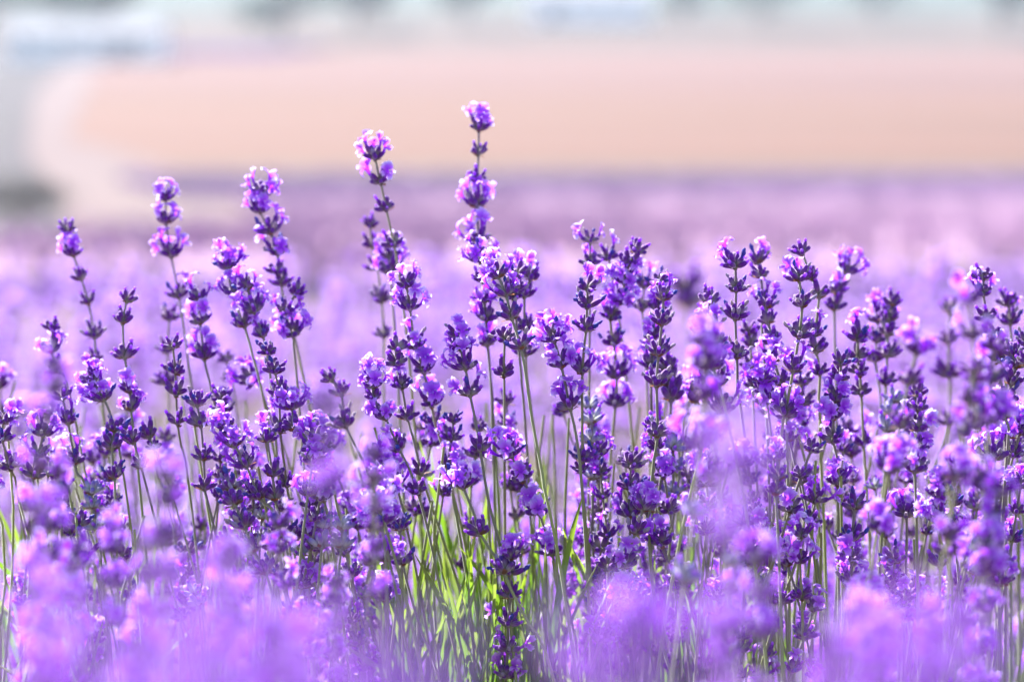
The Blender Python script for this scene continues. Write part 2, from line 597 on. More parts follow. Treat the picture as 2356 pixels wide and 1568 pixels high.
N_STALK = [0]
def make_stalk(label, group, whorls, stem_pts, full, seed, silver=False, thick=0.8):
    """whorls: (kind, scale, index into stem_pts)"""
    rs = random.Random(seed)
    pts = extend_down(stem_pts, ground_z(stem_pts[0].y) + 0.20)
    base = pts[-1].copy()
    root = link('lavender_stalk', None)
    root.empty_display_size = 0.02
    root.location = base
    tag(root, label, 'lavender', group)
    path = smooth_path([p - base for p in pts])
    sizes = sum(w[1] for w in whorls) / max(1, len(whorls))
    link('stem', to_mesh('stem', g_stem(path, thick * 0.72 * MM * sizes ** 0.5, thick * MM * sizes ** 0.5)), root)
    for kind, sc, idx in whorls:
        p = pts[idx] - base
        a = pts[max(0, idx - 1)]; b = pts[min(idx + 1, len(pts) - 1)]
        up = (a - b)
        up = (up.normalized() if up.length > 1e-5 else Vector((0, 0, 1)))
        up = (up + Vector((rs.uniform(-.10, .10), rs.uniform(-.10, .10), 0.25))).normalized()
        kk = 's' if silver and kind == 'b' else kind
        s = rs.randrange(1000)
        m = place_matrix(p, up, sc, rs.random())
        if full:
            w = link('flower_whorl', HI_MESH['bract'][s % 4], root)
            w.matrix_local = m
            plan = PLANS[kk][s % len(PLANS[kk])]
            for kd, v, pm in plan:
                o = link(PART_NAME[kd], HI_MESH[kd][v % len(HI_MESH[kd])], w)
                o.matrix_local = pm
        else:
            w = link('flower_whorl', HEAD_MESH[kk][s % 4], root)
            w.matrix_local = m
            w['kind'] = 'stuff'
    N_STALK[0] += 1
    return root

# ------------------------------------------------------------------ the ground, fields and far setting
def sheet(name, left, right, off, mat, nx=6, ny=40, kind='structure'):
    """a strip between two edge lines (x, y) laid on the terrain, off metres above it"""
    def at(edge, y):
        for (xa, ya), (xb, yb) in zip(edge, edge[1:]):
            if y <= yb:
                return xa + (xb - xa) * (y - ya) / (yb - ya)
        return edge[-1][0]
    y0, y1 = left[0][1], left[-1][1]
    ys = sorted(set([y0 + (y1 - y0) * (i / ny) ** 1.6 for i in range(ny + 1)] + [y for y in (1.2, 30, 60, 75, 86, 240, 300, 500) if y0 < y < y1]))
    V, F = [], []
    for y in ys:
        xl, xr = at(left, y), at(right, y)
        for i in range(nx + 1):
            V.append((xl + (xr - xl) * i / nx, y, ground_z(y) + off))
    for a in range(len(ys) - 1):
        for i in range(nx):
            b = a * (nx + 1) + i
            F.append((b, b + 1, b + nx + 2, b + nx + 1))
    me = bpy.data.meshes.new(name)
    me.from_pydata(V, [], F)
    me.materials.append(mat)
    o = link(name, me)
    o['kind'] = kind
    return o

M_GROUND = ground_mat('dry_grass_soil', (0.11, 0.066, 0.066), (0.135, 0.085, 0.09), (0.25, 0.7, 1), c3=(0.11, 0.078, 0.066), bump=0.2)
M_FIELD = ground_mat('bare_field_soil', (0.068, 0.033, 0.023), (0.112, 0.056, 0.040), (0.006, 0.05, 1), c3=(0.100, 0.046, 0.045), bump=0.1)
M_TRACK = ground_mat('pale_dirt', (0.098, 0.066, 0.065), (0.112, 0.078, 0.077), (0.2, 0.2, 1))
M_VERGE = ground_mat('verge_grass', (0.028, 0.026, 0.027), (0.046, 0.036, 0.043), (0.15, 0.1, 1), c3=(0.034, 0.034, 0.025))
M_MEADOW = ground_mat('pale_meadow', (0.054, 0.034, 0.027), (0.064, 0.041, 0.034), (0.02, 0.03, 1), c3=(0.046, 0.037, 0.027))
M_STUBBLE = ground_mat('green_margin', (0.085, 0.075, 0.055), (0.11, 0.085, 0.068), (0.1, 0.3, 1))
sheet('ground', [(-40, -60), (-60, 60), (-400, 900)], [(40, -60), (60, 60), (400, 900)], 0.0, M_GROUND, nx=10, ny=60)
sheet('bare_field', [(-11.6, 83), (-15.1, 91.5), (-18.3, 97), (-23.4, 132), (-30.8, 179), (-33, 214)], [(60, 83), (75, 200), (80, 214)], 0.03, M_FIELD)
M_FIELD2 = ground_mat('pinkish_far_soil', (0.074, 0.036, 0.032), (0.108, 0.054, 0.046), (0.006, 0.035, 1), c3=(0.088, 0.040, 0.043), bump=0.1)
sheet('far_field', [(-24.5, 138), (-30.8, 179), (-33, 214)], [(66, 118), (75, 200), (80, 214)], 0.05, M_FIELD2, ny=20)
M_PASTURE = ground_mat('far_pasture_grass', (0.018, 0.036, 0.030), (0.030, 0.046, 0.036), (0.01, 0.02, 1), c3=(0.040, 0.046, 0.036))
sheet('far_pasture', [(-170, 296), (-260, 560)], [(190, 296), (280, 560)], 0.10, M_PASTURE, ny=20)
sheet('field_margin', [(-11, 75.5), (-12.4, 82.6)], [(60, 75.5), (60, 82.6)], 0.03, M_STUBBLE, ny=6)
sheet('dirt_track', [(-4.7, 26), (-9.9, 53), (-13.8, 72), (-19.0, 95), (-20.6, 104), (-26.0, 132), (-33.0, 179), (-35, 200)],
      [(-2.9, 26), (-6.3, 53), (-9.7, 72), (-12.0, 84), (-15.0, 91.5), (-18.0, 98), (-23.2, 132), (-30.5, 179), (-32.5, 200)], 0.06, M_TRACK)
sheet('grass_verge', [(-12, 26), (-24, 53), (-60, 95), (-90, 210)], [(-4.75, 26), (-9.95, 53), (-13.85, 72), (-19.05, 95), (-20.65, 104), (-26.05, 132), (-33.05, 179), (-35.1, 200), (-36, 210)], 0.03, M_VERGE)
sheet('meadow', [(-120, 215), (-160, 330)], [(140, 215), (180, 330)], 0.05, M_MEADOW, ny=20)

# lavender rows far down the slope: mounds set with flower spikes, one mass per row
M_ROW, nt, out = new_mat('lavender_row_flowers')
_p = nd(nt, 'ShaderNodeBsdfPrincipled'); _p.inputs['Roughness'].default_value = 1.0; _p.inputs['Specular IOR Level'].default_value = 0.0
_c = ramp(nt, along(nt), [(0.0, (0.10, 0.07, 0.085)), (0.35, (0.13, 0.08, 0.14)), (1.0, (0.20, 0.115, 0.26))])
nt.links.new(_c, _p.inputs['Base Color']); nt.links.new(_p.outputs[0], out.inputs[0])
M_ROWP, nt, out = new_mat('pinkish_lavender_row_flowers')
_p = nd(nt, 'ShaderNodeBsdfPrincipled'); _p.inputs['Roughness'].default_value = 1.0; _p.inputs['Specular IOR Level'].default_value = 0.0
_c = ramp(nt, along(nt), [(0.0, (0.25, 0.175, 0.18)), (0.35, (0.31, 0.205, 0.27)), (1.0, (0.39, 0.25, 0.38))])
nt.links.new(_c, _p.inputs['Base Color']); nt.links.new(_p.outputs[0], out.inputs[0])
MATS += [M_ROW, M_ROWP]
def lavender_row(y, x0, x1, w, h, mat, n):
    g = Geo()
    nx = max(4, int((x1 - x0) / 0.5)); prof = [(-1, 0.0), (-0.8, 0.6), (-0.3, 0.95), (0.3, 0.95), (0.8, 0.6), (1, 0.0)]
    V, H = [], []
    for i in range(nx + 1):
        x = x0 + (x1 - x0) * i / nx
        k = 0.75 + 0.25 * math.sin(x * 5.3 + y) * math.sin(x * 2.1)
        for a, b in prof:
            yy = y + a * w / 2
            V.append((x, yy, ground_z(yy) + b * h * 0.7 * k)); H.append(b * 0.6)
    m = len(prof)
    g.add(V, [(i * m + j, (i + 1) * m + j, (i + 1) * m + j + 1, i * m + j + 1) for i in range(nx) for j in range(m - 1)], mat, H)
    for _ in range(n):
        x = random.uniform(x0, x1); a = random.uniform(-0.85, 0.85); yy = y + a * w / 2
        z0 = ground_z(yy) + 0.45 * h * (1 - a * a); z1 = z0 + h * random.uniform(0.35, 0.55); r = random.uniform(0.02, 0.045)
        dx, dy = random.uniform(-.08, .08), random.uniform(-.08, .08)
        V = [(x + r, yy, z0), (x - r * .5, yy + r * .9, z0), (x - r * .5, yy - r * .9, z0), (x + dx, yy + dy, z1)]
        g.add(V, [(0, 1, 3), (1, 2, 3), (2, 0, 3)], mat, [0.5, 0.5, 0.5, 1.0])
    o = link('lavender_row', to_mesh('lavender_row', g.arrays(), smooth=False))
    o['kind'] = 'stuff'
ROW, ROWP = len(MATS) - 2, len(MATS) - 1
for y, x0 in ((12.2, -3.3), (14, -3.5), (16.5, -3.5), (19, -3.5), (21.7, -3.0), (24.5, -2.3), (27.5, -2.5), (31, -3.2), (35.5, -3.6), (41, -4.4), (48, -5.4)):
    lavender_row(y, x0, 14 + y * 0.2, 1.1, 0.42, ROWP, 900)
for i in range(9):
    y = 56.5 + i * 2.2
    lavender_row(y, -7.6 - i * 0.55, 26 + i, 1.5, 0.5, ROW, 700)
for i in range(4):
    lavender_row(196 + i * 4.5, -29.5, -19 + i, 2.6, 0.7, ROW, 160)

# hazy hills behind everything
def hills():
    V, F = [], []
    n = 80
    for i in range(n + 1):
        x = -900 + 1800 * i / n
        hh = 40 + 22 * math.sin(i * 0.21) + 9 * math.sin(i * 0.63 + 1) + 4 * math.sin(i * 1.7)
        for k, (d, s) in enumerate(((820, 0.0), (1000, 0.55), (1250, 1.0), (1600, 0.9))):
            V.append((x * (1 + 0.25 * k), d, 6 + hh * s))
    for i in range(n):
        for k in range(3):
            b = i * 4 + k
            F.append((b, b + 4, b + 5, b + 1))
    me = bpy.data.meshes.new('hills'); me.from_pydata(V, [], F)
    me.materials.append(ground_mat('hill_scrub', (0.10, 0.14, 0.08), (0.20, 0.20, 0.13), (0.01, 0.01, 0.01)))
    o = link('hills', me); o['kind'] = 'structure'
hills()

# far trees, shrub
M_CROWN = leafy('tree_leaves', lambda nt: mixc(nt, rand_value(nt), (0.02, 0.045, 0.03), (0.04, 0.07, 0.04)), trans=0.3)
M_BARK = fuzzy('bark', lambda nt: mixc(nt, rand_value(nt), (0.10, 0.08, 0.06), (0.16, 0.12, 0.09)), sheen=0.0)
M_CROWN2 = leafy('shrub_leaves', lambda nt: mixc(nt, rand_value(nt), (0.055, 0.05, 0.06), (0.12, 0.11, 0.10)), trans=0.25)
MATS += [M_CROWN, M_BARK, M_CROWN2]
CROWN, BARK, CROWN2 = len(MATS) - 3, len(MATS) - 2, len(MATS) - 1
def leaf_cloud(blobs, n, size, mat):
    g = Geo()
    for _ in range(n):
        c, rx, rz = random.choice(blobs)
        d = Vector((random.gauss(0, 1), random.gauss(0, 1), random.gauss(0, 1))).normalized() * random.uniform(0.55, 1.08)
        p = Vector((c[0] + d.x * rx, c[1] + d.y * rx, c[2] + d.z * rz))
        u = Vector((random.gauss(0, 1), random.gauss(0, 1), random.gauss(0, 1))).normalized()
        v = u.orthogonal().normalized() if random.random() < 0.5 else u.cross(Vector((0.3, 0.5, 0.8))).normalized()
        s = size * random.uniform(0.6, 1.3)
        g.add([p - u * s, p - v * s * 0.6, p + u * s, p + v * s * 0.6], [(0, 1, 2, 3)], mat, [0.5] * 4)
    a = g.arrays()
    a['r'] = np.repeat(np.random.default_rng(n).random(len(a['v']) // 4), 4)
    return a
def tree(name, label, cat, group, x, y, h, w, mat, n=900, trunk=True):
    root = link(name, None)
    root.location = (x, y, ground_z(y))
    tag(root, label, cat, group)
    tr = h * 0.14 if trunk else h * 0.05
    path = [Vector((0.03 * h, 0, h * 0.6)), Vector((0, 0.02 * h, tr)), Vector((0, 0, -0.05 * h))]
    parts = [g_stem(smooth_path(path, h * 0.08), h * 0.012, h * 0.03, seg=7, mat=BARK)]
    blobs = []
    for k in range(7):
        a = 2.4 * k
        b = (math.cos(a) * w * 0.28, math.sin(a) * w * 0.28, tr + (h - tr) * random.uniform(0.25, 0.8))
        parts.append(g_stem(smooth_path([Vector(b), Vector((b[0] * 0.4, b[1] * 0.4, (b[2] + tr) * 0.5)), Vector((0, 0.02 * h, tr))], h * 0.08), h * 0.004, h * 0.012, seg=5, mat=BARK))
        blobs.append((b, w * random.uniform(0.2, 0.3), (h - tr) * random.uniform(0.16, 0.26)))
    blobs.append(((0, 0, tr + (h - tr) * 0.62), w * 0.3, (h - tr) * 0.36))
    link('trunk', to_mesh('trunk', join(parts)), root)
    link('crown', to_mesh('crown', leaf_cloud(blobs, n, h * 0.035, mat), smooth=False), root)
    return root
# (pixel column of the photograph was used to choose x at this distance; label names what it stands by)
for x, y, h, w, lab in (
    (-37.0, 222, 8.0, 7.0, 'blurred dark tree right behind the right end of the long white shed'),
    (-44.0, 236, 7.5, 9.0, 'pale blurred tree behind the middle of the long white shed'),
    (-53.0, 246, 9.0, 12.0, 'blurred tree at the left border beyond the long white shed'),
    (-21.8, 232, 8.5, 9.5, 'broad dark blurred tree left of the gap before the small white barn'),
    (-16.0, 250, 8.0, 7.0, 'smaller blurred tree touching the broad dark one'),
    (-14.6, 272, 6.0, 5.0, 'pale blurred tree alone between the broad dark tree and the small white barn'),
    (-5.0, 262, 7.5, 7.5, 'narrow blurred tree just left of the small white barn'),
    (19.5, 275, 6.5, 6.0, 'blurred tree just right of the small white barn'),
    (27.0, 262, 7.0, 11.0, 'wide low blurred tree right of centre beyond the bare field'),
    (41.0, 275, 7.0, 9.0, 'blurred tree in the right part of the tree line'),
    (50.0, 250, 9.0, 11.0, 'blurred tree at the right border beyond the bare field'),
):
    tree('far_tree', lab, 'tree', 'trees beyond the bare field', x, y, h, w, CROWN, n=1500)
tree('dark_shrub', 'dark blurred round shrub beside the pale dirt track at the left border', 'shrub', None, -6.95, 34, 0.85, 1.55, CROWN2, n=2200, trunk=False)

# white shed and barn
M_WHITE = ground_mat('white_wall_paint', (0.74, 0.74, 0.76), (0.82, 0.82, 0.83), (0.5, 0.5, 0.5))
M_ROOF = ground_mat('pale_metal_roof', (0.18, 0.18, 0.20), (0.21, 0.21, 0.23), (0.3, 0.3, 0.3))
M_GLASS = ground_mat('dark_window_glass', (0.04, 0.05, 0.06), (0.06, 0.07, 0.08), (1, 1, 1))
M_DOOR = ground_mat('grey_door_paint', (0.30, 0.32, 0.36), (0.36, 0.38, 0.42), (1, 1, 1))
def box(name, x0, y0, z0, x1, y1, z1, mat, parent):
    V = [(x, y, z) for z in (z0, z1) for x, y in ((x0, y0), (x1, y0), (x1, y1), (x0, y1))]
    F = [(0, 3, 2, 1), (4, 5, 6, 7), (0, 1, 5, 4), (1, 2, 6, 5), (2, 3, 7, 6), (3, 0, 4, 7)]
    me = bpy.data.meshes.new(name); me.from_pydata(V, [], F); me.materials.append(mat)
    return link(name, me, parent)
def shed(name, label, cat, x, y, ln, dp, wall, ridge, nwin, door_x):
    root = link(name, None); root.location = (x, y, ground_z(y) - 0.05); tag(root, label, cat)
    t = 0.2
    box('wall', -ln / 2, -dp / 2, 0, ln / 2, -dp / 2 + t, wall, M_WHITE, root)
    box('wall', -ln / 2, dp / 2 - t, 0, ln / 2, dp / 2, wall, M_WHITE, root)
    for s in (-1, 1):
        xa, xb = sorted((s * ln / 2, s * (ln / 2 - t)))
        V = [(a, b, c) for a in (xa, xb) for b, c in ((-dp / 2 + t, 0), (dp / 2 - t, 0), (dp / 2 - t, wall), (0, ridge - 0.1), (-dp / 2 + t, wall))]
        F = [(0, 1, 2, 3, 4), (9, 8, 7, 6, 5)] + [(i, 5 + i, 5 + (i + 1) % 5, (i + 1) % 5) for i in range(5)]
        me = bpy.data.meshes.new('wall'); me.from_pydata(V, [], F); me.materials.append(M_WHITE); link('wall', me, root)
    for s in (-1, 1):
        V = []
        for yy, zz in ((0, ridge), (s * (dp / 2 + 0.5), wall - 0.18)):
            for dz in (0.0, 0.12):
                V += [(-ln / 2 - 0.4, yy, zz + dz), (ln / 2 + 0.4, yy, zz + dz)]
        F = [(0, 1, 5, 4), (2, 6, 7, 3), (0, 4, 6, 2), (1, 3, 7, 5), (4, 5, 7, 6), (0, 2, 3, 1)]
        me = bpy.data.meshes.new('roof'); me.from_pydata(V, [], F); me.materials.append(M_ROOF); link('roof', me, root)
    for i in range(nwin):
        wx = -ln / 2 + ln * (i + 0.5) / nwin
        if abs(wx - door_x) < 1.2:
            continue
        fr = box('window', wx - 0.45, -dp / 2 - 0.05, wall * 0.5, wx + 0.45, -dp / 2 - 0.003, wall * 0.5 + 0.7, M_WHITE, root)
        box('pane', wx - 0.37, -dp / 2 - 0.06, wall * 0.5 + 0.08, wx + 0.37, -dp / 2 - 0.052, wall * 0.5 + 0.62, M_GLASS, fr)
    d = box('door', door_x - 0.8, -dp / 2 - 0.06, 0.05, door_x + 0.8, -dp / 2 - 0.003, min(2.1, wall * 0.85), M_DOOR, root)
    box('handle', door_x + 0.6, -dp / 2 - 0.12, 0.95, door_x + 0.66, -dp / 2 - 0.062, 1.1, M_ROOF, d)
    return root
shed('white_shed', 'long low white shed, much blurred, at the left beyond the dirt track', 'shed', -32.7, 188, 11.6, 6.0, 2.2, 3.2, 4, 3.0)
shed('white_barn', 'small white barn, much blurred, among the trees beyond the bare field', 'barn', 8.6, 276, 13.5, 7.0, 3.0, 4.4, 4, -4.0)

# ------------------------------------------------------------------ the air
hz_m, nt, out = new_mat('thin_haze')
pv = nd(nt, 'ShaderNodeVolumePrincipled')
pv.inputs['Color'].default_value = (0.78, 0.88, 1.0, 1)
pv.inputs['Density'].default_value = 0.0006
nt.links.new(pv.outputs[0], out.inputs['Volume'])
MH = box('haze', -1600, -120, -9, 1600, 1700, 120, hz_m, None)
MH['kind'] = 'stuff'

# stalks: label, then from tip to foot one entry per whorl: kind, size in percent, place in tenths of a millimetre
STALKS = [
 ('soft stalk with dark tip buds, leftmost of those rising above the crowd', "b94,-2027,11000,5438 o110,-2003,10979,5329 b99,-1966,10958,5223 b99,-1933,10937,5113 w110,-1905,10916,4962 b88,-1898,10894,4856 s0,-1886,10873,4787 s0,-1857,10852,4565"),
 ('stalk with three open fans of dark buds, none in bloom, beside pale ground', "b103,-1664,10350,5203 b103,-1678,10318,5113 b114,-1668,10287,4969 m103,-1645,10255,4822 o103,-1636,10223,4750 s0,-1625,10191,4689 s0,-1611,10160,4608"),
 ('soft lavender stalk with three spaced blooms, tallest one in front of the pale track', "o88,-1579,11000,5580 o104,-1580,10992,5479 o121,-1556,10983,5325 m110,-1525,10975,5138 s0,-1496,10967,4918 s0,-1478,10958,4764"),
 ('soft lavender stalk ending in two upright buds above a wide flat pale bloom', "m106,-1388,10600,5177 m117,-1377,10572,5076 o127,-1359,10545,4922 s0,-1338,10517,4838 s0,-1292,10490,4633"),
 ('soft lavender stalk leaning left with a large violet top bloom, left of the dense spike', "O101,-1254,10600,5317 o106,-1232,10565,5197 m117,-1177,10531,5069 s0,-1140,10496,4943 s0,-1093,10461,4769"),
 ('lavender stalk with two shaggy violet blooms just under the leaning soft one', "m109,-1146,10400,5250 o114,-1117,10392,5151 m104,-1081,10384,5044 s0,-1059,10376,4939 s0,-1039,10369,4708"),
 ('sharp slender stalk with navy tipped buds in four spaced whorls, violet bloom low down', "n100,-1013,9950,5037 n104,-992,9983,4954 b109,-978,10017,4849 b109,-980,10050,4689 b109,-958,10084,4449 m119,-936,10117,4204 s0,-930,10151,4028 s0,-927,10184,3906"),
 ('sharp stalk with a single pale blossom standing on its tip, bare whorls below', "b90,-1419,10000,5055 n105,-1414,10024,4946 b120,-1417,10048,4847 b110,-1416,10072,4717 s0,-1407,10096,4618 s0,-1395,10120,4553 s0,-1366,10144,4258"),
 ('soft dried stalk with brownish whorls behind the single tip blossom', "w112,-1604,11200,5003 w101,-1618,11221,4846 w123,-1621,11242,4692 s0,-1621,11264,4612 s0,-1631,11285,4483"),
 ('sharp stalk with a flat open blossom on navy buds and a long bare bending stem', "n110,-1322,10000,4811 b115,-1306,9978,4730 b100,-1293,9956,4587 b110,-1289,9933,4467 s0,-1278,9911,4431 s0,-1245,9889,4302 s0,-1215,9867,4153 s0,-1170,9844,3787"),
 ('lavender head of upright mauve buds behind the big violet pair of blooms', "b113,-1259,10300,4776 m103,-1248,10303,4721 s0,-1238,10306,4636 s0,-1257,10309,4515"),
 ('sharp stalk with the big violet pair of blooms, stem bending right below', "o108,-1183,9850,4743 O108,-1148,9832,4670 m113,-1099,9814,4592 n118,-1046,9796,4459 s0,-1003,9779,4425 s0,-970,9761,4386 s0,-907,9743,4293 s0,-823,9725,4135"),
 ('soft lavender with one pale pink rounded blossom, near the left side', "b95,-2036,10600,5039 o111,-2039,10574,4946 b117,-2002,10548,4863 s0,-1975,10521,4847 s0,-1942,10495,4732"),
 ('lavender stalk with ragged dark whorls and long straight stem left of the navy tipped pair', "b107,-1925,10200,4804 m112,-1898,10168,4703 m117,-1868,10137,4534 s0,-1850,10105,4488 s0,-1804,10074,4430"),
 ('lavender with a broad two storey violet head, blossoms nodding to the left', "o112,-1794,10200,4874 O107,-1744,10177,4803 s0,-1716,10154,4749 s0,-1686,10131,4652 s0,-1649,10109,4423"),
 ('soft violet bloom cut by the left edge of the view, upper one', "o114,-2449,11400,4648 b114,-2450,11434,4493 s0,-2419,11468,4380"),
 ('sharp stalk at the left border, wide fan of greyish buds lowest', "m110,-2139,10000,4741 m110,-2151,10026,4657 w130,-2126,10053,4529 s0,-2118,10079,4493 s0,-2112,10105,4424"),
 ('faint soft stalk of two small bud whorls between two pale blooms', "b103,-1375,11500,4759 b103,-1357,11525,4659 s0,-1336,11549,4493"),
 ('soft pale flat topped bloom on a long bare stem slanting down to the right', "o128,-1158,10700,4796 s0,-1136,10724,4780 s0,-1089,10748,4615 s0,-1041,10772,4495"),
 ('sharp stalk with white lit petals over navy buds, three grey green whorls stacked evenly', "n105,-1673,10000,4701 n110,-1680,9975,4631 n110,-1671,9951,4509 s0,-1664,9926,4481 s0,-1659,9902,4237"),
 ('short nodding lavender head of mauve buds left of the slender navy tipped row', "b111,-1543,10100,4655 b81,-1521,10085,4607 s0,-1501,10070,4552 s0,-1450,10054,4435"),
 ('dense soft spike with six crowded whorls, leaning right, left of the tallest pair', "o113,-1120,10800,5617 o108,-1130,10810,5545 m124,-1084,10820,5449 m130,-1056,10830,5355 b113,-1058,10841,5262 b108,-1043,10851,5213 s0,-1038,10861,5151 s0,-986,10871,4957"),
 ('lavender with a very large deep violet bottom bloom under the dense leaning spike', "b115,-944,10450,5218 m104,-990,10469,5138 O120,-960,10487,5034 s0,-961,10506,4996 s0,-943,10524,4758"),
 ('second tallest stalk, blossoms facing left at the top and two bare whorls under them', "o111,-601,10600,5800 m117,-578,10628,5692 b111,-556,10657,5571 b117,-523,10685,5407 s0,-506,10713,5289 s0,-478,10742,5040"),
 ('soft pale bud stalk just left of the second tallest one, nearly merging with it', "b101,-660,11200,5439 b112,-652,11230,5346 b123,-629,11261,5237 w123,-614,11291,5075 b112,-607,11322,4904 s0,-610,11352,4783"),
 ('soft violet bloom hanging behind the second tallest stalk where it meets the crowd', "o110,-559,11000,5319 o132,-556,10967,5250 s0,-542,10934,5093"),
 ('tall dense lavender whose blossoms spread right in five storeys, left of centre', "o102,-449,10200,5288 o112,-435,10208,5189 m117,-414,10217,5024 o117,-378,10225,4915 o117,-346,10234,4767 s0,-330,10242,4683 s0,-306,10251,4603 s0,-259,10259,4391 s0,-205,10268,4149"),
 ('sharp stalk with dark budded tip and long arching green stem rooted in the grass tuft', "b105,-484,10000,5044 b110,-485,10014,4983 m110,-463,10027,4881 b110,-441,10041,4747 s0,-418,10055,4656 b115,-385,10069,4506 s0,-361,10082,4413 s0,-263,10096,4112 s0,-203,10110,3910 s0,-142,10124,3627"),
 ('sharp lavender with rounded white edged top bloom, stem reaching the green leaves', "O98,-574,9850,4913 b89,-570,9850,4864 o113,-523,9851,4782 m113,-468,9851,4650 s0,-434,9852,4586 b108,-392,9852,4467 s0,-346,9853,4287 s0,-288,9853,3994 s0,-236,9854,3769"),
 ('tallest lavender stalk of all, five separate whorls standing alone against the bare field', "o109,-149,10900,5904 b98,-152,10874,5796 b109,-156,10848,5678 o120,-157,10823,5570 o120,-151,10797,5415 s0,-151,10771,5359 s0,-139,10745,5272"),
 ('lavender directly beneath the tallest stalk, blossoms at left and dark whorls below', "O105,-139,10500,5359 b110,-130,10498,5274 b105,-120,10496,5183 o116,-113,10494,5099 m116,-109,10492,4991 s0,-94,10489,4843 s0,-86,10487,4633"),
 ('sharp central stalk with crinkled white petals on top and navy buds in three whorls below', "O99,-56,9900,5365 m109,-25,9867,5296 n114,-1,9834,5203 n109,37,9801,5083 s0,56,9769,4976 s0,82,9736,4798 s0,125,9703,4572 s0,130,9670,4532 s0,181,9637,4300"),
 ('sharp stalk of dry curled mauve whorls just left of the crinkled white topped one', "w110,-31,10000,5085 b115,-35,10035,4935 s0,-33,10070,4905 s0,-32,10104,4697"),
 ('lavender head half hidden behind the crinkled white top, petals showing at its right', "m113,22,10300,5322 b113,10,10329,5250 w113,5,10358,5217 s0,18,10388,5112"),
 ('soft pale grey bud stalk behind and right of the central white topped one', "b105,81,10500,5280 b110,54,10504,5203 b116,58,10508,5059 b116,60,10511,4945 s0,65,10515,4852 s0,104,10519,4535"),
 ('sharp pink white pompom bloom on top with two more open blooms on a slanting stem', "O114,175,9950,5092 o119,206,9934,4986 o124,242,9918,4813 s0,275,9902,4656 s0,298,9886,4394"),
 ('sharp stout stalk with navy specks and dry tips, violet frill midway and straight dark stem', "m108,310,9850,5320 n113,309,9883,5244 n113,307,9915,5143 o113,293,9948,4959 n108,296,9981,4576 b98,290,10014,4523 s0,303,10046,4392 s0,336,10079,4069 s0,374,10112,3711"),
 ('soft pale stalk with a two lipped blossom behind the stout navy specked one', "m95,344,10600,5433 b111,344,10606,5332 s0,344,10612,5208"),
 ('soft dark bud cup with blurred petals between two paler heads', "m107,431,10700,5348 s0,445,10731,5274 s0,484,10761,5049"),
 ('spike bending right at its tip with one stray white petal and glowing violet blooms below', "b110,544,10450,5408 b125,509,10478,5347 O104,492,10506,5262 O104,479,10534,5172 m115,432,10561,5100 n125,451,10589,4980 o125,467,10617,4829 o115,462,10645,4693 s0,451,10673,4545 s0,429,10701,4248 s0,407,10728,3889"),
 ('soft bloom half showing to the right of the bent tipped spike', "o110,605,11000,5184 b121,599,11001,5078 s0,607,11001,4980"),
 ('sharp stalk of dry curled grey whorls, violet blossom at its tip, long dark stem', "m109,629,9950,5267 w114,622,9943,5162 w119,610,9936,5035 w124,602,9929,4906 n124,608,9922,4694 s0,593,9916,4596 s0,582,9909,4469 s0,578,9902,4391 s0,575,9895,4269 s0,588,9888,4086 s0,619,9881,3855 s0,682,9874,3647"),
 ('dark crowded spike close behind the dry curled stalk', "n94,636,10400,5274 o114,631,10408,5160 m120,608,10416,5028 m125,605,10424,4904 s0,611,10432,4725"),
 ('blurred pair of bud whorls standing alone in the gap right of centre', "b248,1124,15500,4602 b264,1134,15494,4484 s0,1145,15489,4319"),
 ('hazy spike with a dry tip, in the violet mist left of the straight stem', "b101,789,9600,5300 m106,760,9573,5174 b106,781,9546,5110 m125,825,9519,4977 o125,828,9492,4878 s0,782,9465,4825"),
 ('hazy violet bloom at the heart of the mist, right of the dry tipped spike', "o104,798,9500,5209 b104,811,9484,5145 o104,800,9469,5053 s0,833,9453,4948"),
 ('sharp straight stalk with two pale petals at the tip and three dry whorls evenly spaced', "m115,930,10000,5394 w105,937,10025,5293 w120,937,10050,5171 w120,949,10075,5004 s0,955,10100,4883 s0,956,10125,4830 s0,971,10150,4797"),
 ('soft stalk with upright dark bud tip right behind the straight two petalled one', "m110,1076,10500,5354 b110,1085,10463,5295 s0,1087,10427,5255 m105,1089,10390,5192 s0,1082,10354,5084 s0,1090,10317,4943"),
 ('lavender leaning right with dark whorls and small blossoms, between the two dry whorled stalks', "m103,1094,10300,5184 b108,1099,10264,5122 b113,1115,10227,5040 o113,1120,10191,4964 b113,1148,10155,4876 s0,1162,10119,4831 s0,1163,10082,4734"),
 ('lavender with glossy violet petals low between the dry whorled stalks', "o106,1061,10100,4902 m101,1066,10110,4854 o116,1082,10120,4797 s0,1099,10130,4700"),
 ('dark stalk of small bud whorls seen through the gap beside the straight dry stalk', "b117,1051,10600,5026 b117,1058,10582,4971 b111,1058,10565,4881 b106,1062,10547,4792 s0,1067,10530,4709"),
 ('sharp curved stalk with two papery white petals, dry brown crumple under its second whorl', "m114,1184,9900,5353 w109,1200,9903,5244 w124,1188,9906,5115 m129,1168,9908,4974 o119,1137,9911,4787 s0,1129,9914,4763 s0,1129,9917,4740 s0,1117,9919,4617"),
 ('dark budded stalk with a green lower stem immediately right of the papery white topped one', "b103,1245,10300,5416 b103,1285,10298,5311 b113,1319,10295,5230 m113,1302,10293,5064 b129,1310,10291,4994 b113,1329,10288,4897 s0,1325,10286,4802 s0,1332,10284,4705 s0,1337,10282,4545 s0,1358,10279,4227"),
 ('soft stalk with two pale upright buds at its tip, standing free at right', "o114,1515,10900,5262 m120,1470,10887,5169 b120,1463,10875,5097 s0,1469,10862,4932 s0,1470,10850,4878"),
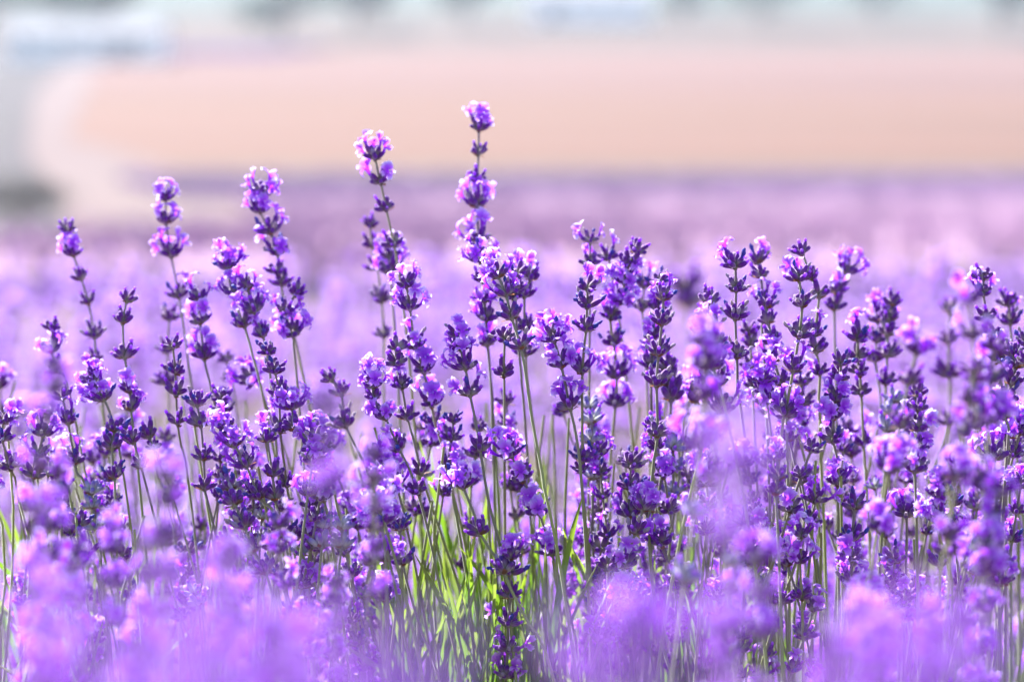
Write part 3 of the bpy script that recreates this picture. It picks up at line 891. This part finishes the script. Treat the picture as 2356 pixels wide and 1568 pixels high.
 ('stalk with four dark whorls under a full bloom, long green stem, at right', "m124,1498,10350,5037 b119,1503,10390,4948 b114,1520,10430,4875 b119,1535,10469,4776 b119,1556,10509,4539 s0,1573,10549,4410 s0,1580,10589,4387 s0,1622,10628,3893"),
 ('soft pale stemmed stalk of widely spaced bud whorls at right, left of the violet mist', "b109,1731,10900,5113 b120,1709,10876,5050 b125,1704,10851,4984 b120,1700,10827,4888 b131,1694,10803,4767 s0,1689,10778,4589 s0,1691,10754,4352"),
 ('soft bloom tucked behind the pale stemmed stalk at right', "O110,1682,11000,5022 m110,1678,10993,4930 b121,1671,10986,4842 s0,1685,10979,4760"),
 ('small soft stalk with mauve buds and greenish stem, low at right', "b106,1701,10600,4720 b127,1684,10576,4667 b127,1667,10552,4596 b117,1667,10529,4444 s0,1652,10505,4404 s0,1632,10481,4051"),
 ('sharp lavender with two thin dry prongs over vivid violet frills, yellow green stem', "n95,1378,10000,4983 b105,1375,10011,4920 o110,1362,10021,4827 O105,1357,10032,4747 m120,1357,10042,4647 s0,1379,10053,4570 o115,1384,10064,4456 s0,1394,10074,4196"),
 ('deep navy violet spike in shade below the vivid violet frills, sharp', "n112,1413,9750,4425 n117,1402,9732,4296 m117,1398,9714,4213 o117,1399,9696,4108 s0,1385,9678,4063 s0,1360,9661,3878"),
 ('sharp violet stalk in front of the mist at right, round buds with two curled tips', "b96,1626,9550,4932 b105,1628,9538,4872 m115,1632,9527,4793 m115,1628,9515,4711 o110,1615,9504,4629 s0,1613,9492,4616 s0,1618,9481,4513"),
 ('lavender with a pale two petalled head and alternating dark whorls near the right border', "b103,2023,10300,5307 o103,2029,10320,5236 b113,2055,10340,5127 b113,2088,10359,5036 o124,2121,10379,4941 s0,2151,10399,4857 s0,2180,10419,4506"),
 ('dark sharp spike of tight navy buds against the right border', "n103,2071,9850,5043 n108,2077,9836,4998 n113,2057,9821,4933 n118,2036,9807,4859 m128,2026,9793,4796 s0,2043,9778,4752 s0,2032,9764,4559"),
 ('soft dark bud pair above the navy spike, close to the right border', "b119,2239,10800,5125 m119,2250,10805,5041 s0,2274,10809,4804"),
 ('violet trumpet petals below the navy spike at the right border', "o130,2076,10000,4677 s0,2090,10032,4503"),
 ('violet five lobed blossom facing out, left of the trumpet petals', "o126,1971,9700,4642 s0,1971,9668,4579"),
 ('sharp domed bloom with navy lower buds, stem bending right, low in the centre', "O119,-204,9900,4479 s0,-159,9865,4376 b119,-133,9830,4298 s0,-76,9795,4217 n114,-32,9760,4149 s0,-2,9725,4082 s0,72,9690,3946 s0,139,9655,3841"),
 ('sharp slender stalk with white tip petals and a lone whorl far down its stem', "m100,-227,10000,5105 m110,-215,9978,5052 o115,-194,9957,4973 m120,-175,9935,4866 s0,-147,9913,4730 b110,-133,9892,4640 s0,-92,9870,4398 s0,-47,9848,4227 s0,-2,9826,3870"),
 ('sharp lilac blooms in four storeys stepping down to the right of the central stems', "O115,-2,10000,4593 m125,47,10021,4488 o125,116,10042,4336 o120,170,10064,4155 s0,190,10085,4075 s0,222,10106,3991 s0,269,10127,3786"),
 ('deep blue violet spike with two trumpet blossoms atop, before the leaves', "o98,-2,9800,4200 n118,-9,9809,4133 n108,-6,9818,4030 m108,-17,9828,3908 m113,-18,9837,3793 o108,-25,9846,3678 s0,-28,9855,3653"),
 ('small sharp bloom of vivid magenta violet with a red brown base, left of the leaves', "n98,-466,9850,4311 m108,-455,9829,4170 s0,-425,9808,4045 s0,-376,9787,3888 s0,-316,9766,3732"),
 ('hazy lilac bloom left of the vivid magenta one', "o114,-512,9500,4266 s0,-508,9486,4151 s0,-503,9473,3818"),
 ('hazy rounded lilac head in the mist left of the leaves', "O113,-516,9400,4437 s0,-501,9374,4290 s0,-492,9348,4003"),
 ('hazy lilac blossom under the hazy head left of the leaves', "o116,-525,9650,4063 s0,-508,9647,3844"),
 ('pale greenish bud stalk close behind the stout dark stem', "b113,348,10300,4683 b113,343,10263,4603 b113,354,10227,4453 s0,346,10190,4247 s0,362,10154,3939"),
 ('mauve bud head with one blue tip beside the straight yellow green stems', "n105,504,10500,4459 s0,509,10516,4402 b126,570,10532,4348 s0,609,10547,4165"),
 ('grey green unopened stalk with three silvery whorls right of the long dark stem', "b112,693,10200,4583 b112,696,10232,4493 b117,697,10263,4368 s0,688,10295,4223 s0,669,10327,3974"),
 ('lilac bloom and buds crossing the long dark stem', "o115,569,10000,4353 b60,580,10036,4220 s0,590,10073,4117"),
 ("slanting lilac stalk crossing down to the right below the long dark stem's whorls", "o119,625,9900,4237 s0,657,9919,4155 m109,727,9938,4042 s0,768,9956,3912 s0,818,9975,3710"),
 ('pale hazy stalk with lit petal rims on the left flank of the mist column', "o110,773,9550,4617 b96,788,9587,4558 b105,796,9624,4453 o115,793,9660,4340 s0,783,9697,4134 s0,767,9734,3819"),
 ('pale hazy stalk with two thin white horns on the right flank of the mist column', "o86,1060,9500,4679 b100,1064,9461,4606 b104,1050,9423,4552 s0,1055,9384,4433"),
 ('single dark bud whorl on a bare slanting stem right of the mist column', "b110,1223,10000,4481 s0,1259,9983,4295 s0,1294,9966,4120"),
 ('violet stalk in shade at the right foot of the mist column', "o95,1166,9500,4362 o100,1165,9537,4249 b104,1180,9575,4090 s0,1191,9612,3929"),
 ('little dark stalk of plum buds near the bottom beside the long dark stem', "b91,706,10100,3873 b91,712,10122,3800 b91,702,10144,3750 s0,697,10166,3655 s0,703,10188,3553"),
 ('little mauve stalk with a pale tip near the bottom right of the plum one', "b96,933,9600,3910 b106,933,9593,3859 s0,912,9586,3734"),
 ('sharp lavender with a crown of dark navy buds, low at right amid the mist', "n103,1598,9850,4176 m108,1603,9885,4094 m108,1590,9921,4034 m118,1672,9956,3982 o128,1657,9992,3906 s0,1667,10027,3844 s0,1675,10063,3631"),
 ('dark stemmed bloom with one star shaped violet blossom at right', "o119,1651,9900,4359 s0,1657,9910,4275 s0,1658,9919,4074"),
 ('hazy violet stalk with a heavy lower bloom and two crossing stems, right side', "o113,1696,9400,4550 O103,1706,9425,4440 b122,1716,9451,4253 s0,1725,9476,4078"),
 ('single pale bud on a thin slanting stem at the right', "b93,1827,9300,4522 s0,1812,9283,4396 s0,1768,9267,4198"),
 ('pale hazy bud stalk low at the right border', "b120,1902,9200,4315 o110,1899,9175,4248 s0,1905,9151,4059"),
 ('sharp lavender with a violet fan blossom and bright stem at the left', "o110,-1973,10000,4682 m110,-1998,9996,4594 b120,-2015,9991,4506 s0,-2033,9987,4372"),
 ('dark budded lavender with ragged whorls at the lower left', "m112,-1955,10200,4518 b122,-1940,10171,4421 s0,-1932,10142,4258 s0,-1938,10113,4108"),
 ('green tinged bud stalk at the lower left beside the dark fan bloom', "b105,-1776,10000,4435 b100,-1772,9991,4375 b120,-1750,9981,4288 s0,-1740,9972,4181"),
 ('dark fan of upright navy buds at the lower left, on a tilting stem', "n118,-1805,9850,4322 n113,-1778,9887,4198 s0,-1745,9924,4115 s0,-1713,9961,3950"),
 ('silvery green unopened stalk at the lower left in the mist', "b100,-1890,10000,4143 b110,-1885,9987,4092 b115,-1877,9973,4029 s0,-1859,9960,3911 s0,-1846,9946,3852 s0,-1846,9933,3630"),
 ('dark heavy dry spike, slightly soft, leaning left over the mist at lower left of centre', "n115,-1139,9600,4539 n125,-1120,9561,4484 w130,-1078,9522,4398 w106,-1037,9482,4307 s0,-1013,9443,4280 w115,-984,9404,4238 s0,-960,9365,4185 s0,-928,9325,4081"),
 ('sharp violet trumpets on a straight stem beside the slender navy tipped row', "m109,-1020,9900,4677 b109,-996,9864,4539 b114,-984,9827,4444 n114,-950,9791,4311 s0,-929,9754,4236 s0,-902,9718,4094"),
 ('grey green silvery stalk of three small whorls behind the heavy dry spike', "b101,-1063,10100,4353 b101,-1067,10074,4304 b101,-1071,10047,4221 s0,-1074,10021,4144"),
 ('silver tipped bud stalk in the pale gap left of centre, low down', "b98,-883,9850,4205 b103,-883,9873,4109 b108,-876,9895,4015 s0,-868,9918,3921"),
 ('mauve hazy stalk of four small whorls leaning right, under the heavy dry spike', "b95,-1156,9500,4329 b95,-1130,9489,4274 b104,-1110,9478,4187 b104,-1080,9467,4095 s0,-1049,9456,3993"),
 ('mauve hazy stalk with one navy tip right of the heavy dry spike', "b96,-982,9600,4290 n101,-951,9583,4179 s0,-924,9566,4112 s0,-903,9550,4020"),
 ('pale greenish pair of bud whorls low in the left mist', "b87,-1311,9700,4072 b97,-1291,9668,4037 s0,-1279,9636,3943"),
 ('single mauve bud fork low at the left edge of the leaning stems', "b97,-1363,9700,3971 s0,-1341,9739,3887 s0,-1326,9777,3812"),
 ('hazy stalk with one stray bud to its left in the mist left of centre', "b94,-711,9400,5017 b103,-671,9394,4962 w122,-657,9388,4838 s0,-607,9382,4732 s0,-552,9376,4599"),
 ('big hazy violet bloom in the mist left of the long green stems', "O104,-530,9500,4510 O133,-534,9477,4416 s0,-508,9453,4353"),
 ('lavender with mauve furry buds, right of the slender navy tipped row', "O105,-924,10000,4797 b110,-911,9965,4714 s0,-871,9929,4699 o115,-826,9894,4630 o100,-808,9859,4566 b120,-822,9824,4504 s0,-788,9788,4436 s0,-765,9753,4417"),
 ('hazy pale whorl pair with silvery tips in the mist left of centre', "b112,-767,9700,4354 b116,-781,9664,4282 s0,-766,9629,4288 s0,-775,9593,4284"),
 ('hazy mauve whorl pair next to the silvery tipped one', "b114,-684,9500,4395 b114,-678,9473,4327 s0,-686,9447,4311"),
 ('vivid purple blossoms glowing in shade left of the long green stems', "b98,-553,9850,4638 O98,-512,9864,4555 o108,-486,9878,4497 s0,-456,9892,4385"),
 ('navy bud tuft on a short neck above the vivid magenta bloom', "n110,-480,10000,4284 s0,-466,9972,4224 s0,-464,9944,4141"),
 ('lavender bloom with pale upper petals left of the mist column', "o105,802,10500,4789 m121,809,10463,4740 s0,773,10427,4642 s0,752,10390,4575"),
 ('dark bud whorl on a pale stem at the left flank of the mist column', "b114,774,10400,4426 s0,773,10399,4314 s0,774,10399,4199"),
 ('grey green bud stalk right behind the stout dark stem, whorls close together', "b120,337,10400,4727 b104,334,10380,4661 b114,341,10360,4576 s0,421,10340,4453 b114,348,10320,4430 s0,350,10300,4336"),
 ('small blurred bud pair with a yellow green stem left of the stout dark stem', "b108,231,10800,4629 s0,275,10840,4498 s0,302,10880,4401"),
 ("very dark crowded lower spike to the right of the dry curled stalk's long stem", "b125,681,10400,4895 b125,687,10370,4836 b146,691,10340,4777 m125,680,10309,4625 s0,653,10279,4473 s0,637,10249,4393"),
]


# ------------------------------------------------------------------ the lavender one can pick out, stalk by stalk
for i, (label, row) in enumerate(STALKS):
    pts, wh = [], []
    for e in row.split():
        a = e[1:].split(',')
        p = Vector((int(a[1]) * 1e-4, int(a[2]) * 1e-4, int(a[3]) * 1e-4))
        if e[0] != 's':
            wh.append((e[0], int(a[0]) / 134, len(pts)))
        pts.append(p)
    if len(pts) == 1:
        pts.append(pts[0] + Vector((0.002, 0, -0.05)))
    silver = any(k in label for k in ('silver', 'grey green', 'greenish', 'green tinged'))
    y = pts[0].y
    tall = wh[0][2] == 0
    make_stalk(label, 'lavender stalks in the focused row', wh, pts, y < 1.3, 500 + i, silver)

# ------------------------------------------------------------------ more stalks of the same bushes, softer: behind, between and in front
def px_world(px, py, t):
    """a point at distance t along the row direction, as seen at photograph place (px, py) when laying the row out"""
    xc = (px - 1178) / 5563; yc = -(py - 784) / 5563
    dy = math.cos(PITCH) + yc * math.sin(PITCH); dz = -math.sin(PITCH) + yc * math.cos(PITCH)
    return Vector((xc / dy * t, t, CAM_H + dz / dy * t))

def loose_stalk(tip, label, group, kinds, seed, size=1.0, full=False, n=None):
    rs = random.Random(seed)
    n = n or rs.randint(3, 6)
    lw = 0.32 if full else 0.14
    lean = Vector((rs.uniform(-lw, lw), rs.uniform(-lw, lw), -1)).normalized()
    p = tip.copy()
    pts, wh = [], []
    gap = rs.uniform(0.011, 0.015) * size
    for k in range(n):
        wh.append((rs.choice(kinds), size * rs.uniform(0.85, 1.12), len(pts)))
        pts.append(p.copy())
        p = p + lean * gap * (1 + 0.32 * k) * rs.uniform(0.85, 1.2) + Vector((rs.uniform(-.001, .001), rs.uniform(-.001, .001), 0))
    pts.append(p + lean * 0.05 + Vector((rs.uniform(-.005, .005), 0, 0)))
    make_stalk(label, group, wh, pts, full, seed, rs.random() < 0.16)

ORD = 'first second third fourth fifth sixth seventh eighth ninth tenth eleventh twelfth thirteenth fourteenth fifteenth sixteenth seventeenth eighteenth nineteenth twentieth'.split()
def ordinal(i):
    return ORD[i] if i < 20 else ('twenty ', 'thirty ', 'forty ', 'fifty ')[i // 10 - 2] + ORD[i % 10]
def grow(items, what, group, kinds, seed0, size, full, nr):
    """items: (px, py, t), planted from left to right; each is told by its place in its third of the view"""
    thirds = {'left': [], 'middle': [], 'right': []}
    for it in sorted(items):
        thirds['left' if it[0] < 785 else 'middle' if it[0] < 1571 else 'right'].append(it)
    for name, its in thirds.items():
        for i, (px, py, t) in enumerate(its):
            loose_stalk(px_world(px, py, t), f'{what}, {ordinal(i)} from left in the {name} third', group, kinds, seed0, size=size * random.uniform(0.85, 1.1), full=full, n=random.randint(*nr))
            seed0 += 1
behind, mid, front = [], [], []
while len(behind) < 38:
    t = random.uniform(1.05, 1.16)
    px = random.uniform(-20, 2376)
    py = random.uniform(860, 1330)
    if (930 < px < 1330 and py > 1080 and t < 1.2) or (px < 700 and py < 920):
        continue
    behind.append((px, py, t))
while len(mid) < 90:
    t = random.uniform(0.96, 1.05)
    px = random.uniform(*((-20, 785), (786, 1570), (1571, 2376))[len(mid) % 3]); py = random.uniform(960 if px < 1350 or random.random() < 0.6 else 760, 1480)
    if 900 < px < 1330 and random.random() < 0.8:
        continue
    mid.append((px, py, t))
def spread(px, py, t, n, dx, dy, dt):
    for _ in range(n):
        front.append((px + random.uniform(-dx, dx), py + random.uniform(-dy, dy), t + random.uniform(-dt, dt)))
spread(125, 840, .72, 1, 8, 10, .02)
spread(70, 1150, .80, 3, 70, 60, .05); spread(240, 1260, .78, 3, 80, 80, .05); spread(410, 1120, .70, 2, 30, 30, .03)
spread(450, 1320, .70, 4, 120, 70, .06); spread(120, 1400, .68, 4, 130, 60, .06); spread(690, 1300, .86, 3, 120, 120, .04)
spread(760, 940, .56, 1, 10, 20, .02); spread(850, 1080, .80, 2, 40, 50, .03)
spread(2150, 1420, .70, 5, 190, 40, .06); spread(2290, 1230, .82, 3, 70, 90, .04); spread(1950, 1450, .68, 2, 90, 30, .04)
spread(1700, 1280, .74, 2, 60, 40, .03)
spread(600, 1450, .46, 2, 170, 40, .04); spread(1420, 1490, .46, 2, 110, 30, .04); spread(1670, 1500, .55, 1, 60, 20, .04)
spread(250, 1490, .48, 2, 140, 30, .04); spread(2080, 1510, .50, 2, 200, 30, .04)
veil = [(px + random.uniform(-70, 70), py + random.uniform(-50, 60), random.uniform(.80, .86)) for px, py in ((2185, 690), (2170, 740), (2220, 800), (2120, 830), (2260, 760), (1640, 800), (1600, 860))]
mist = []
for px, py, t in ((430, 1470, .25), (580, 1540, .23), (850, 1590, .23), (1430, 1590, .23), (1960, 1600, .24), (2180, 1600, .24), (160, 1550, .25)):
    mist.append((px + random.uniform(-25, 25), py + random.uniform(-15, 15), t))
grow(behind, 'soft lavender stalk behind the sharp row', 'soft lavender stalks behind the sharp row', 'bbmmoow', 3000, 0.82, False, (3, 6))
grow(mid, 'short stalk low among the sharp ones', 'short stalks low among the sharp ones', 'bbnwwmmoo', 4000, 0.76, True, (2, 5))
grow(front, 'hazy lavender stalk in front of the focus', 'hazy lavender stalks in front', 'oombm', 5000, 0.64, False, (4, 6))
grow(veil, 'tall hazy budded stalk in front of the focus', 'tall hazy stalks in front', 'bbbmo', 5600, 0.80, False, (5, 6))
grow([(1702, 1120, .37)], 'big pale violet blur standing before the sharp row', 'lavender heads melted to mist near the lens', 'o', 5900, 0.72, False, (4, 4))
grow(mist, 'lavender head melted to mist near the lens', 'lavender heads melted to mist near the lens', 'om', 6000, 0.60, False, (2, 2))

# ------------------------------------------------------------------ the crowd behind, past counting
def stalk_arrays(seed, heads):
    rs = random.Random(seed)
    parts = []
    z = 0.0
    n = rs.randint(4, 6)
    path = [Vector((0, 0, 0.004))]
    for k in range(n):
        kind = rs.choice('mooooOO')
        parts.append(xf(heads[kind][rs.randrange(4)], place_matrix(Vector((0, 0, z)), Vector((0, 0, 1)), rs.uniform(0.9, 1.15), rs.random()), 0.0))
        z -= rs.uniform(0.012, 0.017) * (1 + 0.25 * k)
    path += [Vector((0, 0, z)), Vector((0.004, 0, -0.16)), Vector((0, 0, -0.26))]
    parts.append(dict(g_stem(path, 0.7 * MM, 0.95 * MM, seg=4)))
    return join(parts)
CROWD = [stalk_arrays(s, HEAD_LO) for s in range(6)]
CROWD_FAR = [stalk_arrays(s, HEAD_FAR) for s in range(6)]
def crowd(name, y0, y1, n, zlo, zhi, seed, kinds, beside=False):
    rs = random.Random(seed)
    parts = []
    for _ in range(n):
        y = y0 + (y1 - y0) * rs.random()
        x = rs.uniform(-1, 1) * (0.235 * y + 0.06)
        if beside:                       # the field goes on to both sides
            x = rs.choice((-1, 1)) * (0.235 * y + 0.06 + rs.uniform(0, 0.5))
        z = min(ground_z(y) + rs.uniform(zlo, zhi), CAM_H - 0.117 * y - rs.random() ** 1.4 * 0.05 * y)
        m = Matrix.Translation((x, y, z)) @ Matrix.Rotation(rs.uniform(-.22, .22), 4, 'X') @ Matrix.Rotation(rs.uniform(-.22, .22), 4, 'Y') @ Matrix.Rotation(rs.uniform(0, 6.28), 4, 'Z')
        parts.append(xf(kinds[rs.randrange(6)], m, rs.random()))
    o = link(name, to_mesh(name, join(parts)))
    o['kind'] = 'stuff'
crowd('lavender_crowd', 1.2, 1.6, 210, 0.22, 0.37, 4, CROWD)
crowd('lavender_crowd', 1.6, 2.1, 330, 0.14, 0.40, 1, CROWD_FAR)
crowd('lavender_crowd', 2.1, 3.2, 520, 0.18, 0.52, 2, CROWD_FAR)
crowd('lavender_crowd', 3.2, 5.2, 760, 0.28, 0.52, 3, CROWD_FAR)
crowd('lavender_crowd', 1.0, 4.5, 300, 0.28, 0.52, 9, CROWD_FAR, beside=True)

# ------------------------------------------------------------------ leaves
def g_leaf(seed, length=0.055, width=0.0014, n=7):
    rs = random.Random(seed)
    g = Geo()
    V, H = [], []
    b = rs.uniform(-0.5, 0.5); tw = rs.uniform(-0.8, 0.8)
    for i in range(n):
        u = i / (n - 1)
        w = width * (0.45 + 0.75 * math.sin(min(1, u * 1.05) ** 0.8 * math.pi * 0.86)) if u < 1 else width * 0.12
        c = Vector((b * length * u * u * 0.5, 0, length * u))
        a = tw * u
        s = Vector((math.cos(a), math.sin(a), 0)); nn = Vector((-math.sin(a), math.cos(a), 0))
        V += [c - s * w, c + nn * w * 0.45, c + s * w]; H += [u] * 3
    F = []
    for i in range(n - 1):
        for j in range(2):
            F.append((i * 3 + j, i * 3 + j + 1, i * 3 + j + 4, i * 3 + j + 3))
    g.add(V, F, LEAF, H)
    return g.arrays()
LEAVES = [g_leaf(s, 0.042 + 0.006 * s, 0.00095) for s in range(6)]
LEAF_MESH = [to_mesh('leaf', a) for a in LEAVES]
def leaf_matrix(x, y, z, rs, s=1.0, spread=0.42):
    return Matrix.Translation((x, y, z)) @ Matrix.Rotation(rs.uniform(0, 6.28), 4, 'Z') @ Matrix.Rotation(abs(rs.gauss(0, spread)), 4, 'X') @ Matrix.Rotation(rs.uniform(0, 6.28), 4, 'Z') @ Matrix.Scale(s, 4)
rs = random.Random(77)
def tuft(x0, y0, label, n, wide, zb, group='leafy lavender tufts'):
    bush = link('lavender_bush', None)
    bush.location = (x0, y0, 0.0)
    tag(bush, label, 'lavender bush', group)
    for i in range(n):
        x = rs.gauss(0, wide) if i < n * 0.7 else rs.uniform(-2.6, 3.2) * wide
        y = rs.uniform(-0.05, 0.10)
        z = zb + rs.uniform(0.0, 0.055) - abs(x) * 0.36
        o = link('leaf', LEAF_MESH[rs.randrange(6)], bush)
        o.matrix_local = leaf_matrix(x, y, z, rs, rs.uniform(0.8, 1.3), 0.34)
    return bush
tuft(-0.205, 1.0, 'green tuft of narrow lavender leaves at the left border', 70, 0.020, 0.315)
tuft(0.085, 1.03, 'smaller green tuft of lavender leaves right of the brightest one', 90, 0.030, 0.308)
bush = tuft(-0.010, 1.02, 'brightest green tuft of narrow lavender leaves at the foot of the sharp stalks', 230, 0.030, 0.318)
stub = []
for i in range(26):                                # woody branches under the leaves
    a = rs.uniform(0, 6.28); L = rs.uniform(0.03, 0.10)
    top = Vector((math.cos(a) * L, math.sin(a) * L * 0.8 + 0.04, rs.uniform(0.30, 0.37)))
    stub.append(g_stem(smooth_path([top, top * 0.6 + Vector((0, 0, -0.02)), Vector((0, 0.03, -0.01))], 0.03), 1.2 * MM, 2.4 * MM, seg=6))
so = link('woody_base', to_mesh('woody_base', join(stub)), bush); so['kind'] = 'stuff'
def foliage(name, y0, y1, n, zlo, zhi, seed, skip=None):
    rs = random.Random(seed)
    parts = []
    while len(parts) < n:
        y = rs.uniform(y0, y1); x = rs.uniform(-1, 1) * (0.24 * y + 0.05)
        if skip and skip(x, y):
            continue
        z = ground_z(y) + rs.uniform(zlo, zhi)
        parts.append(xf(LEAVES[rs.randrange(6)], leaf_matrix(x, y, z, rs, rs.uniform(0.8, 1.3)), rs.random()))
    o = link(name, to_mesh(name, join(parts))); o['kind'] = 'stuff'
foliage('lavender_foliage', 0.92, 1.45, 2000, 0.14, 0.25, 5)
foliage('lavender_foliage', 1.45, 3.0, 1400, 0.10, 0.20, 6)
foliage('lavender_foliage', 0.35, 0.80, 900, 0.22, 0.36, 8)
# thin stems without flowers in view, part of the bush
bare = []
rs = random.Random(5)
for i in range(200):
    t = rs.uniform(0.98, 1.2); x = rs.uniform(-0.235, 0.235) * t
    top = Vector((x, t, rs.uniform(0.40, 0.47)))
    pts = [top, top + Vector((rs.uniform(-.012, .012), rs.uniform(-.01, .01), -0.06)), top + Vector((rs.uniform(-.03, .03), 0, -0.2))]
    a = g_stem(smooth_path(pts, 0.02), 0.62 * MM, 0.8 * MM, seg=5)
    a['r'] = np.full(len(a['v']), rs.random()); a['h'] = a['h'] * 0.5
    bare.append(a)
o = link('bare_stems', to_mesh('bare_stems', join(bare))); o['kind'] = 'stuff'
